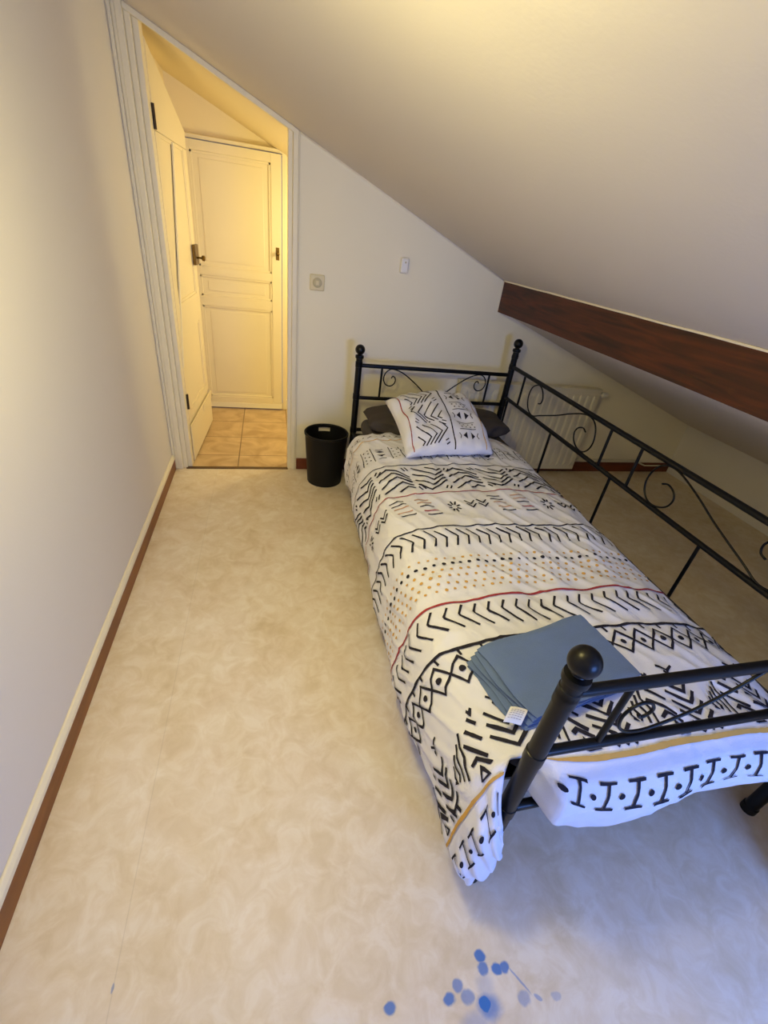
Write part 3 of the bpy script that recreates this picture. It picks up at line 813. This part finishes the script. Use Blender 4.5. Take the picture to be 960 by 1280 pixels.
    for a in across(.070, .055):             # I shapes at the foot hem
        S.extend(i_mark(a, .311, .066, .042, .0068))
        if a+.035 < A1: S.append(('dot', [(a+.035, .312)], .0072, 1))
    # drop whatever falls into the slit behind the corner post
    out = []
    for s in S:
        segs = [s]
        if s[0] == 'line':
            segs = []; cur = []
            for i in range(len(s[1])):
                p = s[1][i]
                bad = (A_T-.004 < p[0] < A_F+.004 and p[1] < V0-.006) or not (AMIN-.001 <= p[0] <= AMAX)
                if bad:
                    if len(cur) > 1: segs.append(('line', cur, s[2], s[3]))
                    cur = []
                else: cur.append(p)
            if len(cur) > 1: segs.append(('line', cur, s[2], s[3]))
        else:
            c = s[1][0]
            if (A_T-.006 < c[0] < A_F+.006 and c[1] < V0) or not (AMIN+.006 <= c[0] <= AMAX-.006): segs = []
        out += segs
    return out

def duvet():
    na = 210; nv_main = 262; nd = 40
    As = [AMIN+(AMAX-AMIN)*i/na for i in range(na+1)]
    # snap columns to the slit edges
    for t in (A_T, A_F):
        k = min(range(na+1), key=lambda i: abs(As[i]-t)); As[k] = t
    Vs = [VH-(VH-V0)*i/nv_main for i in range(nv_main+1)] + [V0-DM*i/nd for i in range(1, nd+1)]
    top = [[duvet_P(a, v) for a in As] for v in Vs]
    W = na+1; Hn = len(Vs)
    verts = [p for r in top for p in r]; N0 = len(verts)
    def nr(i, j):
        i0, i1 = max(0, i-1), min(Hn-1, i+1); j0, j1 = max(0, j-1), min(W-1, j+1)
        n = (top[i][j1]-top[i][j0]).cross(top[i0][j]-top[i1][j]); return n.normalized() if n.length else Vector((0, 0, 1))
    for i in range(Hn):
        for j in range(W): verts.append(top[i][j]-nr(i, j)*.010)
    faces = []; edge = {}
    def cell(i, j):
        return not (As[j] >= A_T-1e-6 and As[j+1] <= A_F+1e-6 and Vs[i+1] < V0-.012)
    for i in range(Hn-1):
        for j in range(W-1):
            if not cell(i, j): continue
            q = (i*W+j, (i+1)*W+j, (i+1)*W+j+1, i*W+j+1)
            faces.append(q); faces.append(tuple(N0+k for k in reversed(q)))
            for k in range(4):
                e = (q[k], q[(k+1) % 4]); r = (e[1], e[0])
                if r in edge: del edge[r]
                else: edge[e] = 1
    for (a, c) in edge: faces.append((c, a, N0+a, N0+c))
    o = mesh_obj('duvet', verts, faces, CLOTH, None, None, True)
    add_strokes(o, duvet_P, duvet_pattern(), .0028, .008)
    tag(o, 'white patterned duvet with black tribal print spread over the bed', 'duvet')
duvet()

# ---------------------------------------------------------------- pillows
def grey_pillow():
    o, P = pillow_mesh('pillow', M_greyp, [(.485, 2.12, .505), (1.37, 2.12, .50), (1.375, 2.475, .515), (.49, 2.475, .515)], .062, .060, n=40, rnd=.34, wr=.006, seed=4, power=.42)
    tag(o, 'dark grey pillow lying flat at the head end under the patterned one', 'pillow')
grey_pillow()
def print_pillow():
    corners = [(.597, 1.765, .530), (1.062, 1.812, .530), (1.085, 2.30, .655), (.575, 2.195, .650)]
    ex = lambda s, t: Vector((0, .05*math.sin(math.pi*s)*t*t, .02*math.sin(math.pi*s)*t*t)) + Vector((.018*math.sin(math.pi*t)*(s > .5)*(s-.5)*2, 0, 0))
    o, P = pillow_mesh('pillow', CLOTH, corners, .072, .028, ex, 34, wr=.012, seed=11, power=.5)
    # pattern runs left to right: red line, arrow band, black line, dotted band
    S = []; sx, sy = 1/.48, 1/.46
    def conv(L):
        out = []
        for k, pts, w, m in L:
            np_ = []
            for (a, v) in pts: np_.append((v*sx, 1-a*sy))       # rotated a quarter turn
            if k == 'dot': out.append((k, np_, (w*sx, w*sy), m))
            elif k == 'line': out.append((k, np_, w*2.1, m))
            else: out.append((k, np_, w, m))
        return out
    L = [wavy(.01, .45, .040, .0045, 2, .003)]
    for k, a in enumerate((.015, .155, .295)): L += arrows(a, .066, .238, .135, .0062, k == 1)
    L += [wavy(.01, .45, .262, .006, 1, .004, 1)]
    for k, a in enumerate((.02, .157, .294)): L += dots_bars(a, .285, .400, k)
    L += [wavy(.01, .45, .432, .004, 3, .002)]
    S = [s for s in conv(L) if all(.02 < p[0] < .98 and .02 < p[1] < .98 for p in s[1])]
    add_strokes(o, P, S, .0016, .03)
    tag(o, 'square white pillow with black tribal print propped at the head end', 'pillow')
print_pillow()

# ---------------------------------------------------------------- folded blanket on the foot end
def blanket():
    A, Bq, Cq, D = Vector((.490, .672)), Vector((.838, .742)), Vector((.874, .532)), Vector((.545, .468))
    def surf(x, y):
        # height of the duvet below
        best = None
        a = x
        for _ in range(6):
            p = duvet_raw(a, y); a += (x-p.x)
        return duvet_raw(a, y).z
    root = None; b = MB()
    layers = 5; n = 26
    def layer(k, sh, th, base):
        v = []; W = n+1
        for side in (0, 1):
            for i in range(n+1):
                for j in range(n+1):
                    s, t = j/n, i/n
                    a0 = A + (sh); d0 = D + (sh*.9)
                    p = (a0*(1-s)+Bq*s)*(1-t) + (d0*(1-s)+Cq*s)*t
                    # rounded corners and softly wavy edges
                    rr = .014*max(0, abs(2*s-1)-.8)*5*max(0, abs(2*t-1)-.8)*5
                    ctr = (A+Bq+Cq+D)/4; p = p.lerp(ctr, rr)
                    p += Vector((0, 1))*.003*math.sin(s*9+k)*abs(2*t-1) + Vector((1, 0))*.004*math.sin(t*7+k*1.7)*(1-s)
                    e = min(s, 1-s, t, 1-t)*n; ed = min(1, .35+e*.45)
                    z = surf(max(p.x, .448), p.y) + .016 + base
                    z -= (1-s)**6*.004*k + .004*(1-ed)*side
                    z += .0025*noise.noise(Vector((s*4+k, t*3, k*2)))+.0012*noise.noise(Vector((s*11, t*9, k)))
                    if not side: z -= th*(.5+.5*ed)
                    v.append((p.x, p.y, z))
        f = []; o2 = W*W
        for i in range(n):
            for j in range(n):
                a = i*W+j; f.append((o2+a, o2+a+W, o2+a+W+1, o2+a+1)); f.append((a, a+1, a+W+1, a+W))
        ring = [j for j in range(n)] + [i*W+n for i in range(n)] + [n*W+j for j in range(n, 0, -1)] + [i*W for i in range(n, 0, -1)]
        for q in range(len(ring)):
            a, c = ring[q], ring[(q+1) % len(ring)]; f.append((a, o2+a, o2+c, c))
        b.add(v, f)
    for k in range(layers):
        u = layers-1-k
        layer(u, Vector((-.0055*u-.002*(u % 2), -.0022*u)), .0062, k*.0068)
    o = b.build('folded_blanket', M_blanket, smooth=True)
    e = o.modifiers.new('es', 'EDGE_SPLIT'); e.split_angle = math.radians(55)
    tag(o, 'folded slate blue blanket lying on the foot end of the duvet', 'blanket')
    # care label hanging from the near left corner
    v = []; f = []; m = []
    P0 = Vector((.506, .508, .529)); du = Vector((.036, -.014, .004)); dv = Vector((-.024, -.022, -.012))
    for i in range(7):
        for j in range(7):
            s, t = j/6, i/6; v.append(P0+du*s+dv*t+Vector((0, 0, .006*math.sin(math.pi*t)-.006*t*t+.002*math.sin(s*5))))
    for i in range(6):
        for j in range(6): f.append((i*7+j, i*7+j+1, (i+1)*7+j+1, (i+1)*7+j))
    lb = MB(); lb.add(v, f)
    for r in range(5):
        t = .25+.13*r; 
        def at(s): return P0+du*s+dv*t+Vector((0, 0, .006*math.sin(math.pi*t)-.006*t*t+.002*math.sin(s*5)+.0009))
        for q in range(5):
            s0 = .12+.155*q; s1 = s0+.11
            lb.add([at(s0), at(s1), at(s1)+dv*.035, at(s0)+dv*.035], [(0, 1, 2, 3)], 1)
    l = mesh_obj('care_label', lb.v, lb.f, [M_tagm, M_tagink], o, lb.m)
    sd = l.modifiers.new('s', 'SOLIDIFY'); sd.thickness = .0006
blanket()

# ---------------------------------------------------------------- light
def light(name, typ, loc, energy, color, **kw):
    d = bpy.data.lights.new(name, typ); d.energy = energy; d.color = color
    for k, v in kw.items():
        if k != 'rot': setattr(d, k, v)
    o = bpy.data.objects.new(name, d); C.objects.link(o); o.location = loc
    if 'rot' in kw: o.rotation_euler = kw['rot']
    return o
# blue daylight entering at the window, behind the camera and to its right
light('window_daylight', 'AREA', ((wx0+wx1)/2, YB-.02, (wz0+wz1)/2), 35, (.15, .33, 1.0), shape='RECTANGLE', size=wx1-wx0-.1, size_y=wz1-wz0-.1, rot=(math.radians(90), 0, 0))
# warm ceiling lamp under the slope, just above the field of view, and a second one behind the camera
light('bedroom_lamp', 'POINT', (-.05, .66, 1.56), 11.6, (1.0, .84, .30), shadow_soft_size=.08)
light('bedroom_lamp_down_fill', 'AREA', (-.05, .74, 1.62), 6.2, (1.0, .84, .34), shape='DISK', size=.2, rot=(math.radians(25), 0, 0))  # added downward fill for the lamp, sparing the ceiling; no shade is modelled
light('bedroom_lamp_rear', 'POINT', (-.1, -.8, 1.6), 2, (1.0, .80, .42), shadow_soft_size=.10)
# warm lamp round the corner in the hallway
light('hallway_lamp', 'POINT', (.62, 3.22, 1.32), 14.8, (1.0, .89, .54), shadow_soft_size=.07)
w = bpy.data.worlds.new('world'); bpy.context.scene.world = w; w.use_nodes = True
w.node_tree.nodes['Background'].inputs[0].default_value = (.55, .7, 1, 1); w.node_tree.nodes['Background'].inputs[1].default_value = .3

# ---------------------------------------------------------------- camera
R3 = ((0.9697802, -0.11812724, -0.21347674), (-0.01643417, 0.84136099, -0.54022366), (0.24342613, 0.52740652, 0.81399391))
wv = lambda r: Vector((r[0], r[2], -r[1]))
right, down, fwd = (wv(r) for r in R3)
mw = Matrix((( right.x, -down.x, -fwd.x, 0), (right.y, -down.y, -fwd.y, 0), (right.z, -down.z, -fwd.z, H), (0, 0, 0, 1)))
cd = bpy.data.cameras.new('camera'); cd.sensor_fit = 'HORIZONTAL'; cd.sensor_width = 36; cd.lens = 553.43/960*36; cd.clip_start = .02
cam = bpy.data.objects.new('camera', cd); C.objects.link(cam); cam.matrix_world = mw
sc = bpy.context.scene; sc.camera = cam
sc.view_settings.view_transform = 'Standard'; sc.view_settings.look = 'None'; sc.view_settings.exposure = 0; sc.view_settings.gamma = 1
sc.view_settings.use_curve_mapping = False
sc.cycles.use_denoising = True; sc.cycles.max_bounces = 8; sc.cycles.diffuse_bounces = 5
